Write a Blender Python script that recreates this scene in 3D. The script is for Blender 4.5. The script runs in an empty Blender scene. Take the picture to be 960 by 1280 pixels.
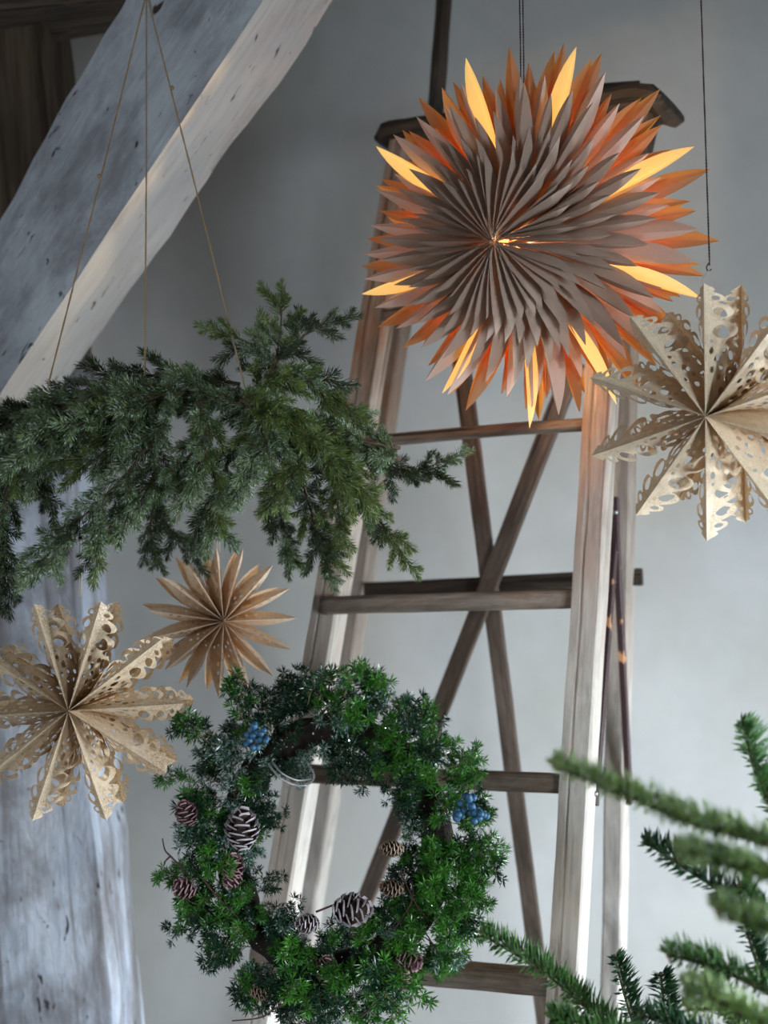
import bpy, math, random
from math import sin, cos, pi, radians, sqrt, atan2
from mathutils import Vector, Matrix, geometry, noise

sc = bpy.context.scene
C = sc.collection
R = random.Random(7)

# ------------------------------------------------------------------ camera
F = 1700.0
TILT = math.atan(210.0 / F)
CAM = Vector((0, 0, 1.5))
FWD = Vector((0, cos(TILT), sin(TILT)))
RIGHT = Vector((1, 0, 0))
UP = Vector((0, -sin(TILT), cos(TILT)))


def px(x, y, d):
    return CAM + d * (FWD + (x - 480) / F * RIGHT + (640 - y) / F * UP)


cam_d = bpy.data.cameras.new('camera')
cam = bpy.data.objects.new('camera', cam_d)
C.objects.link(cam)
cam.location = CAM
cam.rotation_euler = (pi / 2 + TILT, 0, 0)
cam_d.sensor_fit = 'VERTICAL'
cam_d.sensor_height = 36
cam_d.lens = F / 1280 * 36
cam_d.clip_start = 0.05
cam_d.dof.use_dof = True
cam_d.dof.focus_distance = 1.86
cam_d.dof.aperture_fstop = 3.2
cam_d.dof.aperture_blades = 9
sc.camera = cam

# ------------------------------------------------------------------ light
w = bpy.data.worlds.new('world')
sc.world = w
w.use_nodes = True
w.node_tree.nodes['Background'].inputs[0].default_value = (0.76, 0.79, 0.76, 1)
w.node_tree.nodes['Background'].inputs[1].default_value = 0.08

sc.view_settings.view_transform = 'Standard'
sc.view_settings.look = 'None'
sc.view_settings.gamma = 1
sc.view_settings.exposure = 0.0
sc.view_settings.use_curve_mapping = False


def area(name, loc, target, sx, sy, power, col):
    d = bpy.data.lights.new(name, 'AREA')
    d.shape = 'RECTANGLE'
    d.size = sx
    d.size_y = sy
    d.energy = power
    d.color = col
    o = bpy.data.objects.new(name, d)
    C.objects.link(o)
    o.location = loc
    o.rotation_euler = (Vector(target) - Vector(loc)).to_track_quat('-Z', 'Y').to_euler()
    return o


# daylight through the low window on the right, then two added fill lights
area('area_daylight', (3.75, 1.75, 0.80), (0.3, 1.95, 1.2), 1.6, 1.0, 285, (0.84, 0.93, 1.0))
area('area_daylight', (2.0, -1.3, 0.75), (1.2, 3.5, 1.5), 1.3, 0.9, 31, (0.80, 0.91, 1.0)).data.spread = radians(62)  # added fill from behind right, brightens the lower wall and ladder
area('area_daylight', (-1.9, -1.0, 1.25), (-0.4, 2.6, 1.5), 1.0, 1.0, 9, (0.86, 0.93, 1.0)).data.spread = radians(90)  # added fill from behind left, brightens the beam's left face


# ------------------------------------------------------------------ material helpers
def newmat(name):
    m = bpy.data.materials.new(name)
    m.use_nodes = True
    nt = m.node_tree
    b = nt.nodes['Principled BSDF']
    return m, nt, b


def N(nt, t, **kw):
    n = nt.nodes.new(t)
    for k, v in kw.items():
        if hasattr(n, k) and k not in n.inputs:
            setattr(n, k, v)
        else:
            n.inputs[k.replace('_', ' ')].default_value = v
    return n


def ramp(nt, src, stops):
    r = nt.nodes.new('ShaderNodeValToRGB')
    el = r.color_ramp.elements
    while len(el) > 1:
        el.remove(el[-1])
    el[0].position = stops[0][0]
    el[0].color = (*stops[0][1], 1)
    for p, c in stops[1:]:
        e = el.new(p)
        e.color = (*c, 1)
    nt.links.new(src, r.inputs[0])
    return r.outputs[0]


def coords(nt, scale, kind='Object'):
    tc = nt.nodes.new('ShaderNodeTexCoord')
    mp = nt.nodes.new('ShaderNodeMapping')
    mp.inputs['Scale'].default_value = scale
    nt.links.new(tc.outputs[kind], mp.inputs[0])
    return mp.outputs[0]


def noise_n(nt, vec, scale, detail=6, rough=.6, dist=0):
    n = nt.nodes.new('ShaderNodeTexNoise')
    n.inputs['Scale'].default_value = scale
    n.inputs['Detail'].default_value = detail
    n.inputs['Roughness'].default_value = rough
    n.inputs['Distortion'].default_value = dist
    nt.links.new(vec, n.inputs['Vector'])
    return n.outputs['Fac']


def mix(nt, fac, a, b, mode='MIX'):
    m = nt.nodes.new('ShaderNodeMix')
    m.data_type = 'RGBA'
    m.blend_type = mode
    for idx, v in ((0, fac), (6, a), (7, b)):
        if isinstance(v, (int, float)):
            m.inputs[idx].default_value = v
        elif isinstance(v, tuple):
            m.inputs[idx].default_value = (*v, 1)
        else:
            nt.links.new(v, m.inputs[idx])
    return m.outputs[2]


def bump(nt, b, h, strength=.4, dist=.01):
    n = nt.nodes.new('ShaderNodeBump')
    n.inputs['Strength'].default_value = strength
    n.inputs['Distance'].default_value = dist
    nt.links.new(h, n.inputs['Height'])
    nt.links.new(n.outputs[0], b.inputs['Normal'])


def plain(name, col, rough=.6, metal=0, spec=.5):
    m, nt, b = newmat(name)
    b.inputs['Base Color'].default_value = (*col, 1)
    b.inputs['Roughness'].default_value = rough
    b.inputs['Metallic'].default_value = metal
    b.inputs['Specular IOR Level'].default_value = spec
    return m


def wood(name, dark, mid, light, patch=.5, scale=1.0, stain=None, rough=.75, lit_low=None):
    """weathered timber, grain along local Z"""
    m, nt, b = newmat(name)
    g = noise_n(nt, coords(nt, (95 * scale, 95 * scale, 4.5 * scale)), 1, 9, .75, .5)
    fine = noise_n(nt, coords(nt, (330 * scale, 330 * scale, 16 * scale)), 1, 5, .7)
    pt = noise_n(nt, coords(nt, (16 * scale, 16 * scale, 5 * scale)), 1, 6, .7, .6)
    c = ramp(nt, g, [(.30, dark), (.47, mid), (.68, light)])
    c2 = ramp(nt, fine, [(.32, tuple(.35 * v for v in dark)), (.45, mid), (.65, light)])
    c = mix(nt, .35, c, c2)
    pf = ramp(nt, pt, [(patch - .12, (0, 0, 0)), (patch + .12, (1, 1, 1))])
    dk = mix(nt, .62, c, tuple(.7 * v for v in dark))
    c = mix(nt, pf, dk, c)
    ck_ = noise_n(nt, coords(nt, (75 * scale, 75 * scale, 1.1 * scale)), 1, 3, .55, .2)
    c = mix(nt, ramp(nt, ck_, [(.60, (0, 0, 0)), (.625, (.9, .9, .9))]), c, tuple(.3 * v for v in dark))
    if stain:
        sf = ramp(nt, noise_n(nt, coords(nt, (14, 14, 5)), 1, 3, .5), [(.54, (0, 0, 0)), (.68, (1, 1, 1))])
        c = mix(nt, sf, c, stain)
    if lit_low:  # whiter low, browner high: bright light below put into the worn wood colour
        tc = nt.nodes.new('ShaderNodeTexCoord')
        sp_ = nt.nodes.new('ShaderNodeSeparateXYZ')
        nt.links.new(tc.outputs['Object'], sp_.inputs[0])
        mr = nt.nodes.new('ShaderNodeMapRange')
        mr.inputs[1].default_value = lit_low[0]
        mr.inputs[2].default_value = lit_low[1]
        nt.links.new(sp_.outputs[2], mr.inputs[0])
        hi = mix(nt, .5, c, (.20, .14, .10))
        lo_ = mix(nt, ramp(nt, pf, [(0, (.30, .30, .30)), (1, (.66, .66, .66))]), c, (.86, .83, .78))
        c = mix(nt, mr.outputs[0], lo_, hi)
    nt.links.new(c, b.inputs['Base Color'])
    b.inputs['Roughness'].default_value = rough
    b.inputs['Specular IOR Level'].default_value = .3
    bump(nt, b, mix(nt, .5, g, fine), .5, .004)
    return m


M = {}
M['rail'] = wood('weathered_pale_wood', (.13, .085, .055), (.36, .29, .22), (.80, .76, .70), .42, stain=(.34, .19, .10), lit_low=(1.1, 2.15))
M['rear'] = wood('weathered_grey_wood', (.10, .075, .055), (.24, .19, .15), (.50, .44, .38), .5, stain=(.20, .115, .06), lit_low=(.9, 2.2))
M['rung'] = wood('worn_rung_wood', (.08, .06, .045), (.24, .19, .15), (.44, .37, .31), .48, stain=(.16, .09, .05))
M['brace'] = wood('brown_brace_wood', (.05, .035, .025), (.15, .11, .085), (.27, .21, .17), .5)
M['capwood'] = wood('dark_cap_wood', (.015, .012, .010), (.05, .038, .028), (.12, .095, .07), .55)
M['oldbeam'] = wood('old_dark_timber', (.012, .009, .007), (.06, .045, .033), (.20, .16, .12), .52, .5)


def paint_wood(name, base, blue, worn, dark, worn_at=.62, dirt_at=.60):
    """limewashed timber: paint with worn patches, pits and dirt"""
    m, nt, b = newmat(name)
    big = noise_n(nt, coords(nt, (7, 7, 3.2)), 1, 6, .62, .3)
    streak = noise_n(nt, coords(nt, (40, 40, 2.6)), 1, 7, .68, .5)
    pit = noise_n(nt, coords(nt, (45, 45, 16)), 1, 3, .55, .8)
    c = ramp(nt, big, [(.33, blue), (.6, base)])
    sf = ramp(nt, streak, [(.50, (0, 0, 0)), (.72, (1, 1, 1))])
    c = mix(nt, mix(nt, .5, sf, (0, 0, 0)), c, worn)
    d2 = noise_n(nt, coords(nt, (11, 11, 6)), 1, 7, .7, .2)
    c = mix(nt, ramp(nt, d2, [(dirt_at - .08, (0, 0, 0)), (dirt_at + .12, (.7, .7, .7))]), c, worn)
    c = mix(nt, ramp(nt, pit, [(worn_at + .05, (0, 0, 0)), (worn_at + .09, (1, 1, 1))]), c, dark)
    nt.links.new(c, b.inputs['Base Color'])
    b.inputs['Roughness'].default_value = .8
    b.inputs['Specular IOR Level'].default_value = .25
    bump(nt, b, mix(nt, .5, streak, pit), .5, .01)
    return m, nt, b, c


M['diag'], *_ = paint_wood('limewashed_beam', (.46, .495, .54), (.33, .365, .42), (.17, .16, .175), (.05, .035, .025), .62, .53)
M['diag2'], *_ = paint_wood('limewashed_beam_underside', (.48, .465, .44), (.38, .38, .38), (.26, .23, .205), (.09, .06, .045), .62, .64)  # faces toward the window: lighter, warmer light put into the limewash colour

# post: bare dark timber up high, streaked limewash lower down
M['post'], nt_, b_, c_ = paint_wood('limewashed_post', (.50, .55, .63), (.33, .38, .47), (.16, .145, .145), (.04, .03, .03), .60, .50)
st = noise_n(nt_, coords(nt_, (26, 26, .8)), 1, 5, .6, .3)
c_ = mix(nt_, ramp(nt_, st, [(.50, (0, 0, 0)), (.62, (.75, .75, .75))]), c_, (.13, .115, .11))
geo = nt_.nodes.new('ShaderNodeNewGeometry')
sep = nt_.nodes.new('ShaderNodeSeparateXYZ')
nt_.links.new(geo.outputs['Position'], sep.inputs[0])
zz = nt_.nodes.new('ShaderNodeMapRange')
zz.inputs[1].default_value = 2.02
zz.inputs[2].default_value = 2.18
nt_.links.new(sep.outputs[2], zz.inputs[0])
bare = ramp(nt_, noise_n(nt_, coords(nt_, (40, 40, 2)), 1, 6, .6), [(.3, (.012, .009, .007)), (.5, (.055, .038, .026)), (.7, (.12, .09, .06))])
nt_.links.new(mix(nt_, zz.outputs[0], c_, bare), b_.inputs['Base Color'])

m, nt, b = newmat('grey_plaster')
v = coords(nt, (1, 1, 1))
c = ramp(nt, noise_n(nt, v, 1.3, 5, .55), [(.35, (.365, .365, .355)), (.65, (.44, .44, .43))])
c = mix(nt, .25, c, ramp(nt, noise_n(nt, v, 14, 6, .6), [(.3, (.34, .34, .33)), (.7, (.49, .49, .48))]))
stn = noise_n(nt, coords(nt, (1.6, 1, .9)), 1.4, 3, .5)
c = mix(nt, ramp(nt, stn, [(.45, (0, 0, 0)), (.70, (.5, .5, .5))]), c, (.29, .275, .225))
nt.links.new(c, b.inputs['Base Color'])
b.inputs['Roughness'].default_value = .9
bump(nt, b, noise_n(nt, v, 60, 5, .6), .15, .004)
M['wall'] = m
M['floor'] = wood('floor_boards', (.10, .08, .06), (.25, .2, .16), (.38, .33, .28))
M['ceil'] = plain('ceiling_plaster', (.16, .15, .14), .9)
M['iron'] = None
m, nt, b = newmat('rusty_brown_iron')
rf = ramp(nt, noise_n(nt, coords(nt, (55, 55, 28)), 1, 3, .5), [(.62, (0, 0, 0)), (.67, (1, 1, 1))])
nt.links.new(mix(nt, rf, (.045, .022, .024), (.55, .26, .12)), b.inputs['Base Color'])
b.inputs['Roughness'].default_value = .5
M['iron'] = m
M['steel'] = plain('grey_metal', (.4, .4, .4), .35, .9)
M['wire'] = plain('pale_wire', (.55, .55, .56), .35, .5)
M['twine'] = plain('jute_twine', (.36, .25, .14), .9)
M['thread'] = plain('pale_thread', (.55, .48, .38), .9)
M['cord'] = plain('dark_brown_cord', (.035, .022, .025), .8)


def needle_mat(name, c0, c1, frost=0.0, glit=0.0, transl=.25):
    m, nt, b = newmat(name)
    oi = nt.nodes.new('ShaderNodeObjectInfo')
    vv = coords(nt, (1, 1, 1))
    nz = noise_n(nt, vv, 60, 3, .6)
    c = mix(nt, ramp(nt, nz, [(.35, (0, 0, 0)), (.65, (1, 1, 1))]), c0, c1)
    c = mix(nt, oi.outputs['Random'], c, mix(nt, .35, c, c0))
    if frost > 0:
        fz = noise_n(nt, vv, 190, 2, .5)
        c = mix(nt, ramp(nt, fz, [(.66 - frost * .3, (0, 0, 0)), (.76 - frost * .3, (.85, .85, .85))]), c, (.62, .72, .72))
    nt.links.new(c, b.inputs['Base Color'])
    b.inputs['Roughness'].default_value = .42 if glit == 0 else .25
    b.inputs['Specular IOR Level'].default_value = .5 + glit
    out = nt.nodes['Material Output']
    tr = nt.nodes.new('ShaderNodeBsdfTranslucent')
    nt.links.new(c, tr.inputs[0])
    ms = nt.nodes.new('ShaderNodeMixShader')
    ms.inputs[0].default_value = transl
    nt.links.new(b.outputs[0], ms.inputs[1])
    nt.links.new(tr.outputs[0], ms.inputs[2])
    nt.links.new(ms.outputs[0], out.inputs[0])
    return m


M['garland'] = needle_mat('frosted_garland_needles', (.075, .125, .045), (.23, .33, .13), .38)
M['garland2'] = needle_mat('dark_garland_needles', (.026, .045, .018), (.08, .125, .045), .15)
M['garland3'] = needle_mat('olive_garland_needles', (.085, .13, .03), (.24, .33, .08), .2)
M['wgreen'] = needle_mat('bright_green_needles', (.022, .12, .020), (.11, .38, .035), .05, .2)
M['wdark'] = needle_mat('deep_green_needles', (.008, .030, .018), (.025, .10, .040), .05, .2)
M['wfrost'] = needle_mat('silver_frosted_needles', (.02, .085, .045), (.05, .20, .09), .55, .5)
M['fir'] = needle_mat('fir_needles', (.07, .20, .06), (.24, .46, .13), .10)
M['firblue'] = needle_mat('pale_fir_needles', (.22, .36, .13), (.55, .70, .30), .20)
M['firdark'] = needle_mat('dark_fir_needles', (.02, .075, .035), (.08, .21, .08), .02)
M['stem'] = plain('brown_twig', (.09, .055, .035), .8)
M['redtwig'] = plain('dark_red_twig', (.075, .028, .030), .6)
M['stemgreen'] = plain('green_brown_twig', (.12, .12, .04), .7)
M['core'] = plain('brown_straw_core', (.022, .015, .010), .95)
M['bud'] = plain('fir_bud', (.30, .16, .07), .6)
M['berry'] = plain('dusty_blue_berry', (.03, .115, .215), .5)
M['glit'] = plain('silver_glitter', (.75, .85, .85), .15, .6)
M['conebody'] = plain('cone_core', (.05, .03, .022), .8)
M['silvertip'] = plain('silver_cone_scale', (.52, .47, .50), .4, .2)
M['pinktip'] = plain('pinkish_cone_scale', (.36, .20, .22), .6)
M['tantip'] = plain('tan_cone_scale', (.34, .25, .17), .6)


def paper(name, front, trans, tf, pattern=None, rough=.6, inner=None):
    m, nt, b = newmat(name)
    vv = coords(nt, (1, 1, 1))
    c = mix(nt, ramp(nt, noise_n(nt, vv, 30, 5, .6), [(.3, (0, 0, 0)), (.7, (1, 1, 1))]),
            tuple(.88 * q for q in front), front)
    if pattern:
        vo = nt.nodes.new('ShaderNodeTexVoronoi')
        vo.feature = 'DISTANCE_TO_EDGE'
        vo.inputs['Scale'].default_value = 230
        nt.links.new(vv, vo.inputs['Vector'])
        line = ramp(nt, vo.outputs['Distance'], [(.03, (.75, .75, .75)), (.10, (0, 0, 0))])
        area_ = ramp(nt, noise_n(nt, vv, 26, 2, .5), [(.42, (0, 0, 0)), (.55, (1, 1, 1))])
        c = mix(nt, mix(nt, 1, line, area_, 'MULTIPLY'), c, pattern)
        c = mix(nt, ramp(nt, noise_n(nt, vv, 160, 4, .7), [(.45, (0, 0, 0)), (.7, (.5, .5, .5))]), c, pattern)
    if inner:
        ge = nt.nodes.new('ShaderNodeNewGeometry')
        c = mix(nt, ge.outputs['Backfacing'], c, inner)
    nt.links.new(c, b.inputs['Base Color'])
    b.inputs['Roughness'].default_value = rough
    b.inputs['Specular IOR Level'].default_value = .35
    out = nt.nodes['Material Output']
    tr = nt.nodes.new('ShaderNodeBsdfTranslucent')
    tr.inputs[0].default_value = (*trans, 1)
    ms = nt.nodes.new('ShaderNodeMixShader')
    ms.inputs[0].default_value = tf
    nt.links.new(b.outputs[0], ms.inputs[1])
    nt.links.new(tr.outputs[0], ms.inputs[2])
    nt.links.new(ms.outputs[0], out.inputs[0])
    return m


M['lamp'] = paper('taupe_lamp_paper', (.60, .46, .39), (.95, .34, .07), .07)
M['lampback'] = paper('taupe_lamp_paper_thin', (.50, .30, .17), (1.0, .36, .05), .55)
M['lampthick'] = paper('taupe_lamp_paper_doubled', (.47, .35, .28), (.90, .30, .08), .015)
M['lampglow'] = paper('thin_glowing_paper', (.90, .75, .50), (1.0, .78, .40), .85)
M['lace'] = paper('printed_kraft_paper', (.80, .67, .50), (.80, .42, .16), .10, (.50, .36, .22), .45)
M['lacewarm'] = paper('tan_printed_paper', (.80, .66, .48), (.80, .45, .18), .10, (.34, .20, .10), .5)
M['starpaper'] = paper('brown_gold_paper', (.92, .76, .58), (.75, .40, .14), .26, (.55, .38, .22), .5)

pb = M['lampglow'].node_tree.nodes['Principled BSDF']   # emission put in for bulb light coming through the vents
pb.inputs['Emission Color'].default_value = (1.0, .60, .15, 1)
pb.inputs['Emission Strength'].default_value = 4.2

# ------------------------------------------------------------------ object helpers
def mesh(name, verts, faces, mats, fm=None, smooth=False):
    me = bpy.data.meshes.new(name)
    me.from_pydata([tuple(v) for v in verts], [], faces)
    for m in (mats if isinstance(mats, (list, tuple)) else [mats]):
        me.materials.append(m)
    if fm:
        me.polygons.foreach_set('material_index', fm)
    if smooth:
        me.polygons.foreach_set('use_smooth', [True] * len(me.polygons))
    me.update()
    return me


WORLD = {}


def world_of(o):
    return WORLD[o.name]


def root(name, label, cat, loc, group=None):
    o = bpy.data.objects.new(name, None)
    o.empty_display_size = .05
    C.objects.link(o)
    o.location = loc
    o['label'] = label
    o['category'] = cat
    if group:
        o['group'] = group
    WORLD[o.name] = Vector(loc)
    return o


def put(name, me, parent=None, mat=None):
    o = bpy.data.objects.new(name, me)
    C.objects.link(o)
    mat = mat or Matrix()
    o.matrix_basis = mat
    if parent is not None:
        o.parent = parent
        if parent.name in WORLD:
            o.matrix_parent_inverse = Matrix.Translation(-WORLD[parent.name])
        else:
            o.matrix_parent_inverse = PW[parent.name].inverted()
    PW[o.name] = mat.copy()
    return o


PW = {}


def tag(o, label, cat, group=None):
    o['label'] = label
    o['category'] = cat
    if group:
        o['group'] = group
    return o


def frame(p0, p1, up):
    """matrix with Z along p0->p1 and Y near up, at p0"""
    z = (p1 - p0).normalized()
    x = up.cross(z).normalized()
    y = z.cross(x)
    m = Matrix((x, y, z)).transposed().to_4x4()
    m.translation = p0
    return m


def profile_bar(prof, L, seg, jit=0, seed=0, taper=1.0, caps=True):
    """closed profile (x,y) swept along z with noise wobble"""
    vs, fs = [], []
    n = len(prof)
    off = Vector((seed * 3.1, seed * 7.7, 0))
    for i in range(seg + 1):
        t = i / seg
        s = 1 + (taper - 1) * t
        dx = noise.noise(Vector((0, 0, t * L * 3)) + off) * jit
        dy = noise.noise(Vector((5, 0, t * L * 3)) + off) * jit
        for k, (a, b_) in enumerate(prof):
            e = noise.noise(Vector((k * 1.7, 3, t * L * 9)) + off) * jit * .6
            vs.append((a * s + dx + e, b_ * s + dy + e, t * L))
    for i in range(seg):
        for k in range(n):
            k2 = (k + 1) % n
            fs.append((i * n + k, i * n + k2, (i + 1) * n + k2, (i + 1) * n + k))
    if caps:
        fs.append(tuple(range(n - 1, -1, -1)))
        fs.append(tuple(seg * n + k for k in range(n)))
    return vs, fs


def rect(w_, h_, b_=.004):
    a, c = w_ / 2, h_ / 2
    return [(-a + b_, -c), (a - b_, -c), (a, -c + b_), (a, c - b_), (a - b_, c), (-a + b_, c), (-a, c - b_), (-a, -c + b_)]


def oval(w_, h_, n=14, p=2.6):
    out = []
    for k in range(n):
        t = 2 * pi * k / n
        c_, s_ = cos(t), sin(t)
        out.append((w_ / 2 * abs(c_) ** (2 / p) * (1 if c_ >= 0 else -1), h_ / 2 * abs(s_) ** (2 / p) * (1 if s_ >= 0 else -1)))
    return out


def bar(name, p0, p1, prof, mat, parent, up, seg=24, jit=.002, seed=0, smooth=False, taper=1.0):
    L = (p1 - p0).length
    vs, fs = profile_bar(prof, L, seg, jit, seed, taper)
    return put(name, mesh(name, vs, fs, mat, smooth=smooth), parent, frame(p0, p1, up))


def tube_data(pts, r0, r1=None, n=6, vs=None, fs=None):
    if vs is None:
        vs, fs = [], []
    r1 = r0 if r1 is None else r1
    base = len(vs)
    m_ = len(pts)
    ref = Vector((.13, .31, .94)).normalized()
    for i, p in enumerate(pts):
        d = (pts[min(i + 1, m_ - 1)] - pts[max(i - 1, 0)])
        d = d.normalized() if d.length > 1e-9 else Vector((0, 0, 1))
        a = d.cross(ref)
        if a.length < .1:
            a = d.cross(Vector((1, 0, 0)))
        a.normalize()
        b_ = d.cross(a)
        r = r0 + (r1 - r0) * i / max(1, m_ - 1)
        for k in range(n):
            t = 2 * pi * k / n
            vs.append(p + a * (r * cos(t)) + b_ * (r * sin(t)))
    for i in range(m_ - 1):
        for k in range(n):
            k2 = (k + 1) % n
            fs.append((base + i * n + k, base + i * n + k2, base + (i + 1) * n + k2, base + (i + 1) * n + k))
    fs.append(tuple(base + k for k in range(n - 1, -1, -1)))
    fs.append(tuple(base + (m_ - 1) * n + k for k in range(n)))
    return vs, fs


def tube(name, pts, r, mat, parent=None, n=6, r1=None):
    vs, fs = tube_data(pts, r, r1, n)
    return put(name, mesh(name, vs, fs, mat, smooth=True), parent)


def rope(name, pts, r, mat, parent=None, tw=160):
    """two twisted strands"""
    vs, fs = [], []
    dense = []
    for a, b_ in zip(pts, pts[1:]):
        k = max(2, int((b_ - a).length / .004))
        for i in range(k):
            dense.append(a.lerp(b_, i / k))
    dense.append(pts[-1])
    for s in (0, pi):
        pp = []
        L = 0
        for i, p in enumerate(dense):
            if i:
                L += (p - dense[i - 1]).length
            t = L * 700 + s
            pp.append(p + Vector((cos(t), sin(t), 0)) * r * .5)
        tube_data(pp, r * .62, r * .62, 5, vs, fs)
    return put(name, mesh(name, vs, fs, mat, smooth=True), parent)


def smooth_pts(pts, n=8):
    """catmull-rom through vectors"""
    out = []
    P = [pts[0]] + list(pts) + [pts[-1]]
    for i in range(1, len(P) - 2):
        for k in range(n):
            t = k / n
            out.append(.5 * ((2 * P[i]) + (P[i + 1] - P[i - 1]) * t + (2 * P[i - 1] - 5 * P[i] + 4 * P[i + 1] - P[i + 2]) * t * t
                             + (3 * P[i] - P[i - 1] - 3 * P[i + 1] + P[i + 2]) * t ** 3))
    out.append(pts[-1])
    return out


def structure(o):
    o['kind'] = 'structure'
    return o


def slab(name, x0, x1, y0, y1, z0, z1, mat):
    c = Vector(((x0 + x1) / 2, (y0 + y1) / 2, (z0 + z1) / 2))
    a, b_, d = (x1 - x0) / 2, (y1 - y0) / 2, (z1 - z0) / 2
    vs = [(sx * a, sy * b_, sz * d) for sz in (-1, 1) for sy in (-1, 1) for sx in (-1, 1)]
    fs = [(0, 2, 3, 1), (4, 5, 7, 6), (0, 1, 5, 4), (2, 6, 7, 3), (0, 4, 6, 2), (1, 3, 7, 5)]
    return put(name, mesh(name, vs, fs, mat), None, Matrix.Translation(c))


# ------------------------------------------------------------------ the room
WALL_Y = 3.55
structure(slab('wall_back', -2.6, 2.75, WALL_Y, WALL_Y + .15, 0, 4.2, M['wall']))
structure(slab('floor', -2.6, 2.75, -2.6, WALL_Y + .15, -.08, 0, M['floor']))
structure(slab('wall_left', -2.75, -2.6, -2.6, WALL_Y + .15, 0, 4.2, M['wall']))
structure(slab('ceiling', -2.6, 2.75, -2.6, WALL_Y, 4.2, 4.3, M['ceil']))

# right wall, unseen; low window opening shaped to shade the upper back wall
wy0, wy1, wz0, wz1 = .7, 2.9, .15, 1.16
for (y0, y1, z0, z1) in ((-2.6, WALL_Y, wz1, 4.2), (-2.6, WALL_Y, 0, wz0), (-2.6, wy0, wz0, wz1), (wy1, WALL_Y, wz0, wz1)):
    structure(slab('wall_right', 2.55, 2.75, y0, y1, z0, z1, M['wall']))

# ------------------------------------------------------------------ timber frame
# post: leaning old timber, dark above and limewashed below


def timber(name, rows, mat, seg_jit, label, mats=None, facemat=None):
    """hexahedral beam from corner polylines: rows = list of rings of corner Vectors"""
    # subdivide rings lengthwise and each side, add wobble
    segs = 46
    per = 7
    p0, p1 = rows
    n = len(p0)
    ctr0 = sum(p0, Vector()) / n
    z = (sum(p1, Vector()) / n - ctr0)
    Mx = frame(ctr0, ctr0 + z, Vector((0, -1, 0)))
    inv = Mx.inverted()
    vs, fs, fm = [], [], []
    for i in range(segs + 1):
        t = i / segs
        ring = [p0[k].lerp(p1[k], t) for k in range(n)]
        c_ = sum(ring, Vector()) / n
        for k in range(n):
            for s in range(per):
                q = ring[k].lerp(ring[(k + 1) % n], s / per)
                edge = 1 - min(s, per - s) / (per / 2)
                d = (q - c_)
                if s == 0:
                    q = c_ + d * (1 - .035)
                nn = noise.noise(q * 5 + Vector((0, 0, 3))) * .5 + noise.noise(q * 34) * .22
                q = q + d.normalized() * nn * seg_jit * (1 + 1.2 * edge)
                vs.append(inv @ q)
    m_ = n * per
    for i in range(segs):
        for k in range(m_):
            k2 = (k + 1) % m_
            fs.append((i * m_ + k, i * m_ + k2, (i + 1) * m_ + k2, (i + 1) * m_ + k))
            fm.append(facemat[k // per] if facemat else 0)
    fs.append(tuple(range(m_ - 1, -1, -1)))
    fs.append(tuple(segs * m_ + k for k in range(m_)))
    fm += [0, 0]
    me = mesh(name, vs, fs, mat, fm, smooth=True)
    me.set_sharp_from_angle(angle=radians(38))
    o = put(name, me, None, Mx)
    return o


A0, A1 = px(155 + 60, -90, 2.20), px(-150, 521, 2.50)
# A edge line: (155,0)-(0,265)
A0 = px(208, -90, 2.22)
A1 = px(-240, 675, 2.62)
B0 = px(390, -90, 2.08)
B1 = px(-120, 675, 2.42)
C0 = px(489, -90, 2.30)
C1 = px(-30, 640, 2.62)
A0, B0, C0 = A0 + (A0 - A1) * .45, B0 + (B0 - B1) * .45, C0 + (C0 - C1) * .45
D0 = A0 + C0 - B0
D1 = A1 + C1 - B1
dg = timber('diagonal_beam', ([A1, B1, C1, D1], [A0, B0, C0, D0]), [M['diag'], M['diag2']], .010, '', facemat=[0, 1, 1, 0])
tag(dg, 'thick grey-white limewashed beam slanting across the upper left corner', 'beam')

pz = [px(57, 100, 2.72), px(140, 1280, 2.60)]
d_ = (pz[1] - pz[0])
top_r = pz[0] - d_ * ((4.19 - pz[0].z) / (pz[0].z - pz[1].z))
bot_r = pz[0] + d_ * (top_r.z / 1)  # placeholder, replaced below
kk = (pz[0].z) / (pz[0].z - pz[1].z)
bot_r = pz[0] + d_ * kk
wv, dv = Vector((-.34, 0, 0)), Vector((.015, .24, 0))
po = timber('wall_post', ([bot_r + wv, bot_r, bot_r + dv, bot_r + dv + wv], [top_r + wv, top_r, top_r + dv, top_r + dv + wv]),
            M['post'], .018, '')
tag(po, 'upright timber post at the left edge, bare dark above and flaking whitewash below', 'post')

hb0, hb1 = px(-150, 27, 2.66), px(330, -22, 2.86)
hb0, hb1 = hb0 + (hb0 - hb1) * 1.6, hb1 + (hb1 - hb0) * .0
hu = Vector((0, 0, 1))
ring = []
hb = timber('ceiling_beam', ([hb0 + Vector((0, -.10, -.035)), hb0 + Vector((0, .08, -.045)), hb0 + Vector((0, .08, .2)), hb0 + Vector((0, -.1, .2))],
                             [hb1 + Vector((0, -.10, -.035)), hb1 + Vector((0, .08, -.045)), hb1 + Vector((0, .08, .2)), hb1 + Vector((0, -.1, .2))]),
            M['oldbeam'], .010, '')
tag(hb, 'rough dark horizontal beam across the top left corner above the post', 'beam')

# ------------------------------------------------------------------ step ladder
def ext(a, b_, t):
    return a + (b_ - a) * t


FLt, FLb = px(508, 180, 2.60), px(327, 1280, 2.36)
FRt, FRb = px(771, 155, 2.36), px(705, 1280, 2.13)
RLt, RLb = px(533, 180, 2.68), px(368, 1280, 3.02)
RRt, RRb = px(787, 155, 2.44), px(766, 1280, 2.74)


def to_floor(t, b_):
    k = t.z / (t.z - b_.z)
    return t + (b_ - t) * k


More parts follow.
